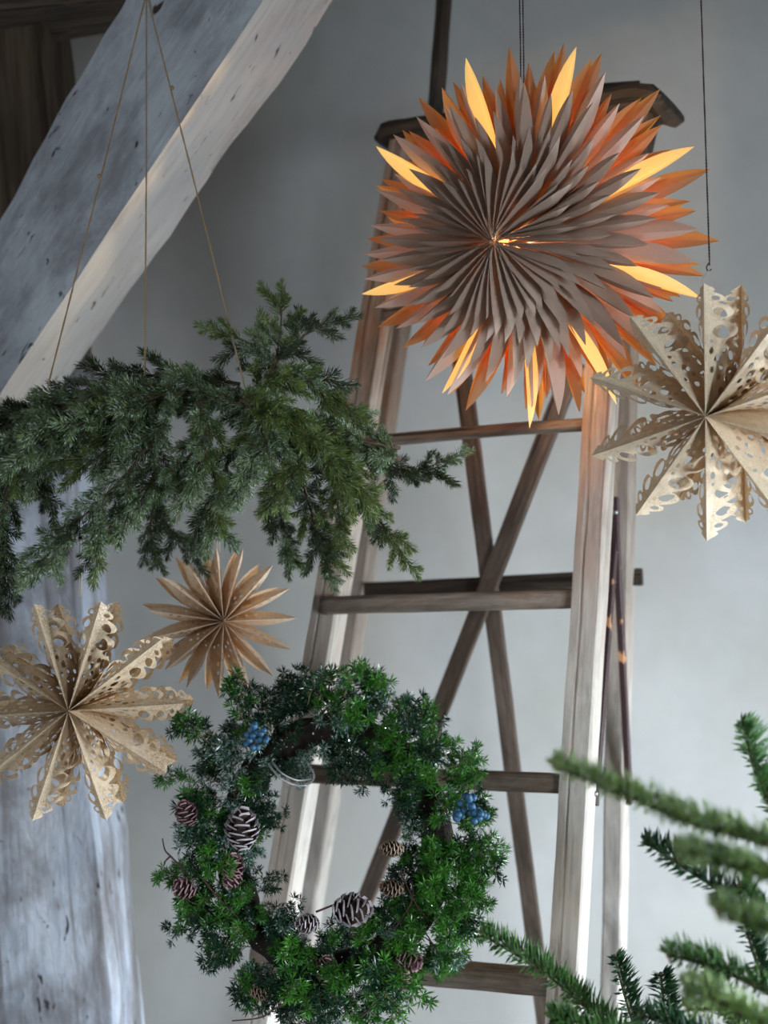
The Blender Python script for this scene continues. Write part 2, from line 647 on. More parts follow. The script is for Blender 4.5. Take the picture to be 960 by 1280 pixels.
foot = to_floor(FRt, FRb)
LAD = root('step_ladder', 'tall weathered wooden step ladder with rungs and crossed braces standing by the grey wall', 'ladder',
           (sum([to_floor(a, b_).x for a, b_ in ((FLt, FLb), (FRt, FRb), (RLt, RLb), (RRt, RRb))]) / 4,
            sum([to_floor(a, b_).y for a, b_ in ((FLt, FLb), (FRt, FRb), (RLt, RLb), (RRt, RRb))]) / 4, 0))
across = ((FRb - FLb) * Vector((1, 1, 0))).normalized()
front = Vector((across.y, -across.x, 0))          # toward the viewer
if front.y > 0:
    front = -front
# grooved rail profile: x = across, y = toward viewer
gp = [(-.028, -.022), (.026, -.022), (.029, -.019), (.029, .003), (.025, .006), (.025, .011), (.029, .014), (.028, .022), (.012, .024), (.010, .019),
      (.006, .019), (.004, .024), (-.025, .024), (-.029, .020), (-.029, -.018)]


def rail(name, t, b_, prof, mat, seed, sx=1.0, flip=False):
    bt = to_floor(t, b_)
    pr = [((-x if flip else x) * sx, y) for x, y in prof]
    L = (t - bt).length
    vs, fs = profile_bar(pr, L, 60, .0022, seed)
    return put(name, mesh(name, vs, fs, mat), LAD, frame(bt, t, front))


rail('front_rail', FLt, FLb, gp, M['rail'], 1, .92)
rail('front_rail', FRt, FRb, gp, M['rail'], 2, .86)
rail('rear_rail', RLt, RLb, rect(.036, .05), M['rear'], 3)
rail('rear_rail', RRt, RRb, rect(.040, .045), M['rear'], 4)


def on(t, b_, y):
    """point on a rail line whose image row is y"""
    lo, hi = -.5, 2.0
    for _ in range(50):
        mid = (lo + hi) / 2
        p = t + (b_ - t) * mid
        q = p - CAM
        yy = 640 - F * q.dot(UP) / q.dot(FWD)
        if yy < y:
            lo = mid
        else:
            hi = mid
    return t + (b_ - t) * lo


def depth(p):
    return (p - CAM).dot(FWD)


def rung(x0, y0, x1, y1, wd, ht, seed, yl=None):
    l = on(FLt, FLb, y0)
    r = on(FRt, FRb, y1)
    p0 = px(x0, y0, depth(l) - .035)
    p1 = px(x1 + 16, y1, depth(r) + .012)
    o = bar('rung', p0, p1, oval(wd, ht, 16, 2.7), M['rung'], LAD, Vector((0, 0, 1)), 28, .0025, seed, True)
    return o


# local y of frame() is up -> ht vertical
rung(452, 552, 716, 530, .026, .021, 11)
rung(404, 758, 716, 747, .036, .032, 12)
rung(366, 966, 698, 979, .034, .033, 13)
rung(318, 1196, 682, 1228, .040, .044, 14)
rung(480, 395, 722, 362, .026, .022, 17)
rung(260, 1450, 672, 1500, .040, .042, 15)
# rungs lower down out of the picture
for yy in (1800, 2100):
    l, r = on(FLt, FLb, yy - 30), on(FRt, FRb, yy)
    bar('rung', l, r, oval(.036, .04, 14, 2.7), M['rung'], LAD, Vector((0, 0, 1)), 20, .0025, yy, True)


def rearp(x, y):
    """point on the rear frame plane"""
    n = (RRb - RLb).cross(RRt - RRb).normalized()
    dr = (px(x, y, 1) - CAM)
    t = (RRb - CAM).dot(n) / dr.dot(n)
    return CAM + dr * t


def rearbar(name, a, b_, w_, h_, mat, seed, lift=0):
    p0, p1 = rearp(*a), rearp(*b_)
    o = bar(name, p0 + front * lift, p1 + front * lift, rect(w_, h_, .002), mat, LAD, front, 30, .0018, seed)
    return o


rearbar('cross_brace', (573, 420), (686, 1320), .034, .014, M['brace'], 21, .0)
rearbar('cross_brace', (724, 455), (424, 1220), .036, .014, M['brace'], 22, .020)
rearbar('rear_crossbar', (452, 737), (800, 721), .032, .018, M['capwood'], 23, -.018)
rearbar('rear_crossbar', (330, 1330), (800, 1352), .032, .018, M['brace'], 24, -.018)

# top cap: worn board with rounded horn ends, plus bracket blocks under it
cl, cr = px(488, 177, 2.66), px(842, 126, 2.36)
capd = (cr - cl).normalized()
L = (cr - cl).length
vs, fs = [], []
n = 30
prof_n = 12
for i in range(n + 1):
    t = i / n
    e = min(t, 1 - t)
    sc_ = min(1, .35 + sqrt(max(0, e)) * 4.2)
    droop = -.012 * max(0, 1 - e / .07)
    belly = .010 * sin(pi * t)
    hh = .036 if e > .06 else .046
    for (a, b_) in oval(.15 * (.7 + .3 * sc_), hh * sc_, prof_n, 3.4):
        nn = noise.noise(Vector((a * 30, b_ * 30, t * 14))) * .003
        vs.append((a, b_ + droop + nn, t * L))
m_ = prof_n
for i in range(n):
    for k in range(m_):
        fs.append((i * m_ + k, i * m_ + (k + 1) % m_, (i + 1) * m_ + (k + 1) % m_, (i + 1) * m_ + k))
fs.append(tuple(range(m_ - 1, -1, -1)))
fs.append(tuple(n * m_ + k for k in range(m_)))
put('top_cap', mesh('top_cap', vs, fs, M['capwood']), LAD, frame(cl, cr, Vector((0, 0, 1))))
bar('cap_bracket', px(806, 142, 2.40), px(796, 232, 2.42), rect(.046, .06, .008), M['capwood'], LAD, front, 8, .003, 31, taper=.55)
bar('cap_bracket', px(505, 186, 2.62), px(500, 262, 2.62), rect(.040, .06, .008), M['capwood'], LAD, front, 8, .003, 32, taper=.6)
bar('cap_plate', px(742, 116, 2.43), px(800, 104, 2.40), rect(.012, .03, .004), M['capwood'], LAD, Vector((0, 0, 1)), 6, .002, 33, taper=.3)

pl = bar('raised_pole', px(535, 262, 2.72), px(563, -110, 2.74), oval(.034, .034, 10, 2), M['capwood'], LAD, Vector((0, -1, 0)), 20, .004, 3, True)
pl['label'] = 'dark round pole standing up above the top cap'
# folding iron stay on the right side
sp = [px(768, 626, 2.38), px(743, 1006, 2.20), px(789, 985, 2.60)]
r_out = across * .0
piv = px(769, 640, 2.40)
outw = across
stay = bar('folding_stay', sp[1], px(770, 655, 2.385), rect(.017, .011, .001), M['iron'], LAD, outw, 20, .0006, 41)
stay2 = bar('folding_stay', px(787, 1003, 2.60), px(768, 628, 2.40), rect(.017, .011, .001), M['iron'], LAD, outw, 20, .0006, 42)
bar('stay_plate', px(769, 690, 2.37), px(768, 622, 2.385), rect(.016, .014, .001), M['iron'], LAD, outw, 6, .0004, 43)


def ball(name, c, r, mat, parent, nu=8, nv=6, sq=(1, 1, 1)):
    vs, fs = sphere_data(c, r, nu, nv, sq)
    return put(name, mesh(name, vs, fs, mat, smooth=True), parent)


def sphere_data(c, r, nu=8, nv=6, sq=(1, 1, 1), vs=None, fs=None):
    if vs is None:
        vs, fs = [], []
    b0 = len(vs)
    vs.append(c + Vector((0, 0, r * sq[2])))
    for j in range(1, nv):
        ph = pi * j / nv
        for i in range(nu):
            t = 2 * pi * i / nu
            vs.append(c + Vector((r * sin(ph) * cos(t) * sq[0], r * sin(ph) * sin(t) * sq[1], r * cos(ph) * sq[2])))
    vs.append(c - Vector((0, 0, r * sq[2])))
    last = len(vs) - 1
    for i in range(nu):
        fs.append((b0, b0 + 1 + i, b0 + 1 + (i + 1) % nu))
        fs.append((last, last - nu + (i + 1) % nu, last - nu + i))
    for j in range(nv - 2):
        for i in range(nu):
            a = b0 + 1 + j * nu
            fs.append((a + i, a + nu + i, a + nu + (i + 1) % nu, a + (i + 1) % nu))
    return vs, fs


for q in (px(744, 992, 2.19), px(787, 978, 2.59), px(769, 640, 2.37)):
    ball('bolt', q, .005, M['steel'], LAD)

# ------------------------------------------------------------------ glowing paper star lamp
LC = px(655, 301, 1.93)
LAX = (px(480, 640, 0) - LC).normalized()
# front axis turned to the viewer's left and a touch down
yaw = radians(-21)
LAX = (Matrix.Rotation(yaw, 3, 'Z') @ LAX).normalized()
LAX = (LAX + Vector((0, 0, .02))).normalized()
lup = Vector((0, 0, 1))
lx = lup.cross(LAX).normalized()
ly = LAX.cross(lx)
LM = Matrix((lx, ly, LAX)).transposed().to_4x4()
LM.translation = LC
lamp = root('star_lamp', 'large lit pleated paper star lamp in taupe with orange glow, hanging before the ladder', 'lamp', LC)


def petal(r0, R_, z0, zt, n, h, rm=.5, wide=1.0, mir=1, narrow=.35, seed=0):
    """folded leaf: straight ridge line, wide sheet on one side, steep sheet on the other"""
    vs, fs = [], []
    S = 16
    dl = pi / n
    for i in range(S + 1):
        t = i / S
        r = r0 + (R_ - r0) * t
        tt = r / R_
        if tt < rm:
            a = r * math.tan(dl) * wide
            hh = h * min(1, tt / (rm * .55)) ** .7
        else:
            q = (tt - rm) / (1 - rm)
            a = rm * R_ * math.tan(dl) * wide * (1 + .55 * q) * max(0, 1 - q ** 1.7)
            hh = h * max(0, 1 - q ** 1.5)
        z = z0 + (zt - z0) * t * t
        bow = .0
        vs += [Vector((r, a * 1.25, (z - hh))), Vector((r * 1.0, a * .60, z - hh * .42)), Vector((r, 0, z)),
               Vector((r, -a * narrow, z - hh * .6)), Vector((r, -a * narrow * 1.9, z - hh))]
    for v_ in vs:
        v_.z *= mir
    for i in range(S):
        for k in range(4):
            a, b_ = i * 5 + k, i * 5 + k + 1
            f = (a, b_, b_ + 5, a + 5)
            fs.append(f if mir > 0 else f[::-1])
    return vs, fs


tiers = [  # r0, R, z0, zt, n, h, mirror, phase
    (.001, .116, .120, .100, 40, .036, 1, 0.0),
    (.006, .154, .082, .068, 38, .036, 1, .5),
    (.030, .196, .048, .036, 36, .036, 1, .0),
    (.045, .232, .018, .006, 36, .032, 1, .5),
    (.045, .250, -.016, -.018, 36, .022, 1, .1),
    (.045, .240, .046, .034, 36, .026, -1, .4),
    (.030, .190, .085, .060, 36, .030, -1, .0),
]
for ti, (r0, R_, z0, zt, n, h, mir, ph) in enumerate(tiers):
    ms = []
    for vI in range(4):
        vs, fs = petal(r0, R_ * (1 + .085 * (vI - 1.5) / 1.5), z0, zt + R.uniform(-.008, .008), n, h, rm=.60, wide=1.0 + .1 * (vI % 2), mir=mir)
        ms.append(mesh('petal', vs, fs, M['lampthick' if ti < 3 else ('lamp' if ti == 3 else 'lampback')], smooth=False))
    for k in range(n):
        a = 2 * pi * (k + ph) / n + R.uniform(-.025, .025)
        tilt = R.uniform(-.03, .03)
        Lm = LM @ Matrix.Rotation(a, 4, 'Z') @ Matrix.Rotation(tilt, 4, 'Y') @ Matrix.Rotation(R.uniform(-.05, .05), 4, 'X')
        put('petal', ms[R.randrange(4)], lamp, Lm)

# thin pale vents between the pleats, their own glow standing in for the bulb
glow_me = []
for R_ in (.255, .268):
    vs, fs = petal(.05, R_, .010, .006, 34, .010, rm=.66, wide=.75)
    glow_me.append(mesh('vent_petal', vs, fs, M['lampglow']))
for (gx, gy) in ((598, 112), (733, 100), (505, 218), (490, 349), (845, 212), (848, 352), (545, 463), (650, 520), (764, 478)):
    q = px(gx, gy, 1.93) - LC
    ang = atan2(q.dot(ly), q.dot(lx))
    o = put('vent_petal', glow_me[R.randrange(2)], lamp, LM @ Matrix.Rotation(ang, 4, 'Z') @ Matrix.Rotation(.5, 4, 'X'))
    o['label'] = 'pale translucent slit glowing bright yellow'
# lamp holder and bulb inside
tube('lamp_holder', [LC + Vector((0, 0, .032)), LC + Vector((0, 0, .055))], .012, M['cord'], lamp, 10)
bd = bpy.data.lights.new('bulb', 'POINT')
bd.energy = 17
bd.color = (1.0, .66, .30)
bd.shadow_soft_size = .012
bo = bpy.data.objects.new('bulb', bd)
C.objects.link(bo)
bo.location = LM @ Vector((0, 0, -.012))
bo.parent = lamp
bo.matrix_parent_inverse = Matrix.Translation(-LC)
for dx in (-.0022, .0022):
    rope('cord', [Vector((LC.x - .006 + dx, LC.y + .01, 4.2)), px(652.5, 60, 1.93) + Vector((dx, 0, 0)), LC + Vector((dx, 0, .05))], .0012, M['cord'], lamp)


# ------------------------------------------------------------------ cut-paper stars
def catmull2(pts, n=5):
    P = [Vector((a, b_, 0)) for a, b_ in pts]
    return [(q.x, q.y) for q in smooth_pts(P, n)]


def inside(p, poly):
    c_ = False
    j = len(poly) - 1
    for i in range(len(poly)):
        xi, yi = poly[i]
        xj, yj = poly[j]
        if (yi > p[1]) != (yj > p[1]) and p[0] < (xj - xi) * (p[1] - yi) / (yj - yi) + xi:
            c_ = not c_
        j = i
    return c_


def cut_sheet(outline, holes):
    vs = [Vector(p) for p in outline]
    es = [(i, (i + 1) % len(outline)) for i in range(len(outline))]
    for h_ in holes:
        b0 = len(vs)
        vs += [Vector(p) for p in h_]
        es += [(b0 + i, b0 + (i + 1) % len(h_)) for i in range(len(h_))]
    # a few interior points so the sheet can bend
    for i in range(1, 14):
        for j in range(1, 5):
            p = (i / 14, j / 5)
            if inside(p, outline) and not any(inside(p, h_) for h_ in holes):
                vs.append(Vector(p))
    r = geometry.delaunay_2d_cdt(vs, es, [], 0, 1e-5)
    V, T = r[0], r[2]
    out = []
    for t in T:
        c_ = ((V[t[0]].x + V[t[1]].x + V[t[2]].x) / 3, (V[t[0]].y + V[t[1]].y + V[t[2]].y) / 3)
        if inside(c_, outline) and not any(inside(c_, h_) for h_ in holes):
            out.append(tuple(t))
    return [(q.x, q.y) for q in V], out


def ell(cx, cy, a, b_, rot=0, n=12, drop=0):
    out = []
    for k in range(n):
        t = 2 * pi * k / n
        x, y = a * cos(t), b_ * sin(t) * (1 - drop * cos(t))
        out.append((cx + x * cos(rot) - y * sin(rot), cy + x * sin(rot) + y * cos(rot)))
    return out


LACE_OUT = [(0, 0), (0, 1)] + catmull2([(.10, 1), (.34, 1), (.41, .92), (.45, 1.0), (.50, .93), (.54, .78), (.55, .62), (.565, .54), (.585, .60), (.61, .74), (.65, .80), (.69, .72),
                                       (.715, .56), (.725, .44), (.735, .42), (.75, .50), (.775, .62), (.81, .62), (.84, .50), (.855, .36), (.865, .30), (.88, .40), (.91, .40), (.93, .28),
                                       (.94, .18), (.955, .22), (.975, .16), (.985, .07), (1.0, 0)], 4)
LACE_HOLES = [ell(.64, .42, .054, .20, .06, 14, .35), ell(.79, .36, .034, .15, .1, 12, .3), ell(.895, .24, .018, .09), ell(.455, .74, .034, .10, .5), ell(.43, .38, .040, .09, 0, 10, .4),
              ell(.33, .76, .030, .09), ell(.36, .52, .022, .07), ell(.28, .46, .026, .07), ell(.25, .74, .034, .07, .2), ell(.49, .20, .030, .06), ell(.34, .24, .026, .06),
              ell(.17, .60, .030, .10), ell(.49, .56, .022, .07), ell(.39, .88, .018, .05), ell(.56, .20, .014, .05)]
STAR_OUT = [(0, 0), (0, 1), (.12, 1), (.34, 1), (.42, .96), (.55, .80), (.70, .56), (.85, .28), (1.0, 0)]
STAR_HOLES = [ell(.30, .35, .035, .09), ell(.42, .30, .028, .12, .3), ell(.36, .65, .022, .08), ell(.56, .22, .035, .07), ell(.24, .70, .022, .06), ell(.48, .55, .022, .06),
              ell(.68, .14, .022, .05)]


def paper_star(name, label, centre, R_, n, w_, yaw, pitch, roll, outl, holes, mat, pname, jitter, group, foldz=1.0):
    rt = root(name, label, 'paper star', centre, 'paper stars hanging before the wall')
    ax = (CAM - centre).normalized()
    ax = Matrix.Rotation(yaw, 3, 'Z') @ ax
    x = Vector((0, 0, 1)).cross(ax).normalized()
    y = ax.cross(x)
    Mx = Matrix((x, y, ax)).transposed().to_4x4()
    Mx.translation = centre
    Mx = Mx @ Matrix.Rotation(pitch, 4, 'X') @ Matrix.Rotation(roll, 4, 'Z')
    V, T = cut_sheet(outl, holes)
    half = pi / n

    def sheet(side, zs, spread):
        out = []
        for (u, v_) in V:
            r = u * R_
            zr = sqrt(max(w_ * w_ - (2 * r * sin(half * spread / 2)) ** 2, (w_ * .25) ** 2))
            rid = Vector((r, 0, zr))
            ang = half * spread * side
            md = Vector((r * cos(ang), r * sin(ang), 0))
            p = rid.lerp(md, v_)
            # paper bows a little
            p.z += .05 * w_ * sin(pi * v_) * u
            p.z *= zs
            out.append(p)
        return out

    for zs in (1, -1):
        for k in range(n):
            sp = 1 + R.uniform(-jitter, jitter)
            vs, fs = [], []
            for side in (-1, 1):
                b0 = len(vs)
                vs += sheet(side, zs, sp)
                fl = (side * zs) < 0
                fs += [tuple(b0 + i for i in (t[::-1] if fl else t)) for t in T]
            a = 2 * pi * k / n + R.uniform(-jitter, jitter) * half
            put(pname, mesh(pname, vs, fs, mat), rt, Mx @ Matrix.Rotation(a, 4, 'Z') @ Matrix.Rotation(R.uniform(-.03, .03), 4, 'Y'))
    return rt, Mx


G1 = None
sR, mR = paper_star('paper_star', 'printed cut-paper snowflake hanging on a dark cord right of the glowing lamp', px(906, 512, 1.74), .158, 10, .100,
                    radians(-14), radians(4), radians(14), LACE_OUT, LACE_HOLES, M['lace'], 'lace_petal', .10, None)
topR = px(884, 350, 1.74)
hk = px(887, 332, 1.74)
rope('cord', [Vector((hk.x - .003, hk.y + .005, 4.2)), hk], .0013, M['cord'], sR)
tube('hook', smooth_pts([hk + Vector((0, 0, .004)), hk + Vector((-.004, 0, -.002)), hk + Vector((-.002, 0, -.007)), hk + Vector((.002, 0, -.005))], 4), .0009, M['cord'], sR)
tube('wire_loop', smooth_pts([hk + Vector((0, 0, -.005)), px(877, 352, 1.73), px(876, 378, 1.73), px(880, 398, 1.73)], 6), .0006, M['wire'], sR, 5)

sL, mL = paper_star('paper_star', 'tan cut-paper snowflake hanging below the branch, lower left, before the whitewashed post', px(100, 884, 1.84), .148, 10, .093,
                    radians(-9), radians(3), radians(2), LACE_OUT, LACE_HOLES, M['lacewarm'], 'lace_petal', .10, None)
tube('hanging_thread', [px(100, 660, 1.88), px(99, 745, 1.84)], .0008, M['thread'], sL, 5)
tube('hanging_thread', [px(105, 660, 1.88), px(101, 745, 1.84)], .0008, M['thread'], sL, 5)

sB, mB = paper_star('paper_star', 'small brown-gold paper star with plain pointed tips hanging under the evergreen branch, above the wreath', px(273, 775, 2.16), .118, 15, .062,
                    radians(8), radians(2), radians(3), STAR_OUT, STAR_HOLES, M['starpaper'], 'pointed_petal', .14, None)
tube('hanging_thread', [px(264, 600, 2.10), px(272, 690, 2.16)], .0011, M['thread'], sB, 5)
tube('hanging_thread', [px(272, 600, 2.10), px(274, 690, 2.16)], .0011, M['thread'], sB, 5)


# ------------------------------------------------------------------ needles
def needle(vs, fs, p, d, L, w_, bend=0.0):
    d = d.normalized()
    s = d.cross(Vector((.3, .5, .81)))
    if s.length < .05:
        s = d.cross(Vector((1, 0, 0)))
    s.normalize()
    n_ = d.cross(s)
    b0 = len(vs)
    m_ = p + d * (L * .55) + Vector((0, 0, bend * L * .15))
    vs.append(p)
    vs.append(m_ + s * w_)
    vs.append(m_ - s * (w_ * .5) + n_ * (w_ * .8))
    vs.append(m_ - s * (w_ * .5) - n_ * (w_ * .8))
    vs.append(p + d * L + Vector((0, 0, bend * L * .3)))
    fs += [(b0, b0 + 1, b0 + 2), (b0, b0 + 2, b0 + 3), (b0, b0 + 3, b0 + 1),
           (b0 + 4, b0 + 2, b0 + 1), (b0 + 4, b0 + 3, b0 + 2), (b0 + 4, b0 + 1, b0 + 3)]


def perp(d, ang, rot):
    d = d.normalized()
    a = d.cross(Vector((.21, .33, .92)))
    if a.length < .05:
        a = d.cross(Vector((1, 0, 0)))
    a.normalize()
    b_ = d.cross(a)
    return (d * cos(ang) + (a * cos(rot) + b_ * sin(rot)) * sin(ang)).normalized()


def shoot(vs, fs, sv, sf, p0, d, L, nl, nw, step, per, rng, ang=.85, droop=0.0):
    """stem with whorls of forward-swept needles"""
    k = max(2, int(L / step))
    p = p0.copy()
    pts = [p.copy()]
    for i in range(k):
        t = i / k
        d = (d + Vector((rng.uniform(-.09, .09), rng.uniform(-.09, .09), rng.uniform(-.09, .09) - droop))).normalized()
        p = p + d * step
        pts.append(p.copy())
        ph = rng.uniform(0, 6.28)
        for j in range(per):
            dd = perp(d, ang * rng.uniform(.7, 1.15) * (1 - .25 * t), ph + 2 * pi * j / per + rng.uniform(-.3, .3))
            needle(vs, fs, p - d * rng.uniform(0, step), dd, nl * rng.uniform(.75, 1.12) * (1 - .2 * t), nw)
    for j in range(per + 2):
        needle(vs, fs, p, perp(d, rng.uniform(.1, .6), rng.uniform(0, 6.28)), nl * .8, nw)
    tube_data(pts, .0012, .0007, 4, sv, sf)
    return pts


def sprig_mesh(name, rng, L, nl, nw, step, per, mats, sides, ang=.85):
    vs, fs, sv, sf = [], [], [], []
    pts = shoot(vs, fs, sv, sf, Vector(), Vector((0, 0, 1)), L, nl, nw, step, per, rng, ang)
    for s in range(sides):
        t = (s + .6) / (sides + .8)
        q = pts[int(t * (len(pts) - 1))]
        rot = s * 2.4 + rng.uniform(-.4, .4)
        shoot(vs, fs, sv, sf, q, perp(Vector((0, 0, 1)), .8, rot), L * .42 * (1 - t * .5), nl * .9, nw, step, per, rng, ang)
    b0 = len(vs)
    return mesh(name, vs + sv, fs + [tuple(b0 + i for i in f) for f in sf], mats, [0] * len(fs) + [1] * len(sf))


def dirmat(p, d, rot=0, s=1.0):
    q = d.to_track_quat('Z', 'Y').to_matrix().to_4x4()
    m_ = Matrix.Translation(p) @ q @ Matrix.Rotation(rot, 4, 'Z') @ Matrix.Scale(s, 4)
    return m_


# ------------------------------------------------------------------ hanging evergreen branch
gs = {}
for key, mt in (('a', M['garland']), ('b', M['garland2']), ('c', M['garland3'])):
    gs[key] = [sprig_mesh('sprig', random.Random(100 + i), .062, .0240, .00085, .0056, 9, [mt, M['stem']], 3, .80) for i in range(4)]

gc = px(200, 500, 1.90)
GAR = root('evergreen_branch', 'frosted evergreen branch hanging level on three twines, upper left', 'branch', gc)
main_pts = smooth_pts([px(-90, 560, 1.90), px(20, 520, 1.90), px(150, 492, 1.90), px(300, 500, 1.90), px(420, 530, 1.92), px(500, 575, 1.95)], 8)
tube('main_stem', main_pts, .008, M['stem'], GAR, 8, .004)
boughs = [  # points (x, y, d), sprig set, size, spacing
    ([(500, 560, 1.94), (400, 540, 1.90), (300, 505, 1.86), (200, 488, 1.86), (100, 505, 1.88), (0, 535, 1.9), (-80, 560, 1.9)], 'a', 1.0),
    ([(300, 480, 1.94), (220, 468, 1.96), (140, 478, 1.97), (70, 500, 1.98), (0, 525, 2.0)], 'b', 1.0),
    ([(210, 520, 1.82), (160, 590, 1.78), (100, 650, 1.76), (48, 706, 1.75)], 'a', .92),
    ([(265, 530, 1.84), (220, 590, 1.80), (160, 630, 1.78), (118, 690, 1.78)], 'a', .92),
    ([(190, 500, 1.84), (110, 530, 1.78), (40, 545, 1.75), (-20, 570, 1.74)], 'a', 1.0),
    ([(130, 520, 1.86), (60, 570, 1.84), (0, 600, 1.84), (-40, 640, 1.84)], 'a', 1.0),
    ([(20, 540, 1.92), (8, 610, 1.93), (2, 670, 1.93), (10, 725, 1.93)], 'b', .95),
    ([(60, 560, 2.0), (50, 590, 2.0), (58, 618, 2.0)], 'b', .9),
    ([(320, 520, 1.86), (290, 570, 1.84), (268, 620, 1.83), (262, 655, 1.83)], 'a', .95),
    ([(200, 560, 2.06), (190, 610, 2.08), (205, 650, 2.10), (232, 684, 2.10)], 'b', .85),
    ([(215, 570, 2.06), (190, 640, 2.08), (190, 680, 2.10)], 'b', .8),
    ([(330, 540, 2.0), (345, 600, 2.04), (352, 650, 2.06), (358, 690, 2.06)], 'b', .9),
    ([(350, 520, 1.9), (375, 590, 1.96), (392, 650, 2.0), (405, 694, 2.0)], 'b', .9),
    ([(400, 520, 1.9), (435, 580, 1.90), (462, 630, 1.90), (498, 685, 1.90)], 'c', .85),
    ([(420, 530, 1.92), (470, 570, 1.96), (510, 590, 1.98), (550, 578, 1.98)], 'b', .8),
    ([(320, 500, 1.92), (342, 460, 1.92), (350, 420, 1.92), (352, 388, 1.92)], 'c', .8),
    ([(345, 450, 1.92), (372, 428, 1.92), (392, 410, 1.92), (410, 404, 1.92)], 'b', .75),
    ([(340, 460, 1.94), (312, 430, 1.94), (282, 418, 1.94)], 'c', .8),
    ([(330, 470, 1.9), (370, 470, 1.9), (410, 490, 1.92), (440, 520, 1.94)], 'c', 1.0),
    ([(300, 500, 1.84), (350, 520, 1.82), (400, 560, 1.84), (440, 610, 1.86)], 'c', 1.0),
    ([(250, 500, 1.82), (260, 550, 1.80), (240, 600, 1.80)], 'a', 1.0),
    ([(330, 510, 1.83), (330, 560, 1.81), (305, 600, 1.81)], 'a', .95),
    ([(370, 520, 1.85), (375, 570, 1.85), (350, 610, 1.86)], 'c', .95),
    ([(160, 500, 1.84), (150, 545, 1.82), (110, 580, 1.81)], 'b', .95),
    ([(430, 540, 1.92), (420, 600, 1.93), (425, 650, 1.93)], 'c', .85),
    ([(230, 490, 1.84), (180, 500, 1.80), (130, 520, 1.78), (80, 520, 1.77)], 'a', 1.0),
]
for bi, (pts, key, s) in enumerate(boughs):
    P = smooth_pts([px(*p) for p in pts], 8)
    bg = tube('bough', P, .0028, M['stem'], GAR, 5, .001)
    tot = sum((b_ - a).length for a, b_ in zip(P, P[1:]))
    n = max(5, int(tot / .0135))
    for k in range(n + 1):
        t = k / n
        f = t * (len(P) - 1)
        i = min(int(f), len(P) - 2)
        q = P[i].lerp(P[i + 1], f - i)
        d = (P[i + 1] - P[i]).normalized()
        if k == n:
            dd = d
        else:
            dd = perp(d, R.uniform(.45, .85), k * 2.4 + R.uniform(-.6, .6))
            dd = (dd + Vector((0, 0, -.18))).normalized()
        kk_ = key if R.random() < .75 else R.choice('abc')
        put('sprig', gs[kk_][R.randrange(4)], bg, dirmat(q, dd, R.uniform(0, 6), s * R.uniform(.72, 1.12) * (1.0 - .12 * t)))

# twine from one nail
apex = px(183, -8, 2.10)
TW = root('twine_hanger', 'three strands of jute twine tied to a nail and holding the evergreen branch', 'twine', apex)
ends = [(60, 482, 1.90), (181, 470, 1.89), (308, 492, 1.90)]
for e in ends:
    q = px(*e)
    rope('twine', [apex, apex.lerp(q, .5) + Vector((.001, 0, 0)), q], .0016, M['twine'], TW)
ball('knot', px(124, 220, 2.005) , .0036, M['twine'], TW)
ball('knot', px(215, 110, 2.06), .0036, M['twine'], TW)
bar('nail', apex + Vector((0, .05, 0)), apex + Vector((0, -.015, .004)), oval(.004, .004, 8, 2), M['steel'], TW, Vector((0, 0, 1)), 2, 0)

# ------------------------------------------------------------------ wreath
WC = px(418, 1058, 2.03)
WR = root('fir_wreath', 'round bright green wreath with cones, blue berries and silver frost hung on the ladder', 'wreath', WC)
wx = RIGHT.copy()
wz = Vector((0, -1, .06)).normalized()      # toward the viewer
wy = wz.cross(wx)
RX, RY = .152, .172
K = 2.03 / F


def wpt(ph, a=0.0, rad=0.0, zz_=0.0):
    """ring angle ph, tube angle a (0 = outward, pi/2 = to the viewer)"""
    e = wx * cos(ph) + wy * sin(ph)
    c_ = WC + wx * (RX * cos(ph)) + wy * (RY * sin(ph))
    return c_ + e * (rad * cos(a)) + wz * (rad * sin(a) + zz_), e


vs, fs = [], []
for i in range(60):
    ph = 2 * pi * i / 60
    for j in range(12):
        a = 2 * pi * j / 12
        r_ = .024 * (1 + .35 * noise.noise(Vector((cos(ph) * 7, sin(ph) * 7, a * 3))))
        vs.append(wpt(ph, a, r_)[0])
for i in range(60):
    for j in range(12):
        fs.append((i * 12 + j, ((i + 1) % 60) * 12 + j, ((i + 1) % 60) * 12 + (j + 1) % 12, i * 12 + (j + 1) % 12))
put('straw_ring', mesh('straw_ring', vs, fs, M['core']), WR)


def rosette_sprig(name, rng, mats, L=.055, forks=10):
    vs, fs, sv, sf = [], [], [], []

    def ros(p, d, nl):
        for j in range(15):
            needle(vs, fs, p, perp(d, rng.uniform(.35, 1.75), j * 2.4 + rng.uniform(-.4, .4)), nl * rng.uniform(.75, 1.1), .0010)

    d0 = Vector((0, 0, 1))
    P = [Vector()]
    d = d0
    for i in range(6):
        d = (d + Vector((rng.uniform(-.2, .2), rng.uniform(-.2, .2), 0))).normalized()
        P.append(P[-1] + d * (L / 6))
    tube_data(P, .0009, .0006, 4, sv, sf)
    ros(P[-1], d, .0145)
    for k in range(forks):
        b_ = P[1 + k % 5]
        dd = perp(d0, rng.uniform(.5, .95), k * 2.4 + rng.uniform(-.3, .3))
        q = b_ + dd * rng.uniform(.014, .026)
        tube_data([b_, b_.lerp(q, .5) + Vector((0, 0, .001)), q], .0007, .0005, 4, sv, sf)
        ros(q, dd, .0145)
        if rng.random() < .7:
            ros(b_.lerp(q, .5), perp(dd, .4, rng.uniform(0, 6)), .0120)
    b0 = len(vs)
    return mesh(name, vs + sv, fs + [tuple(b0 + i for i in f) for f in sf], mats, [0] * len(fs) + [1] * len(sf))


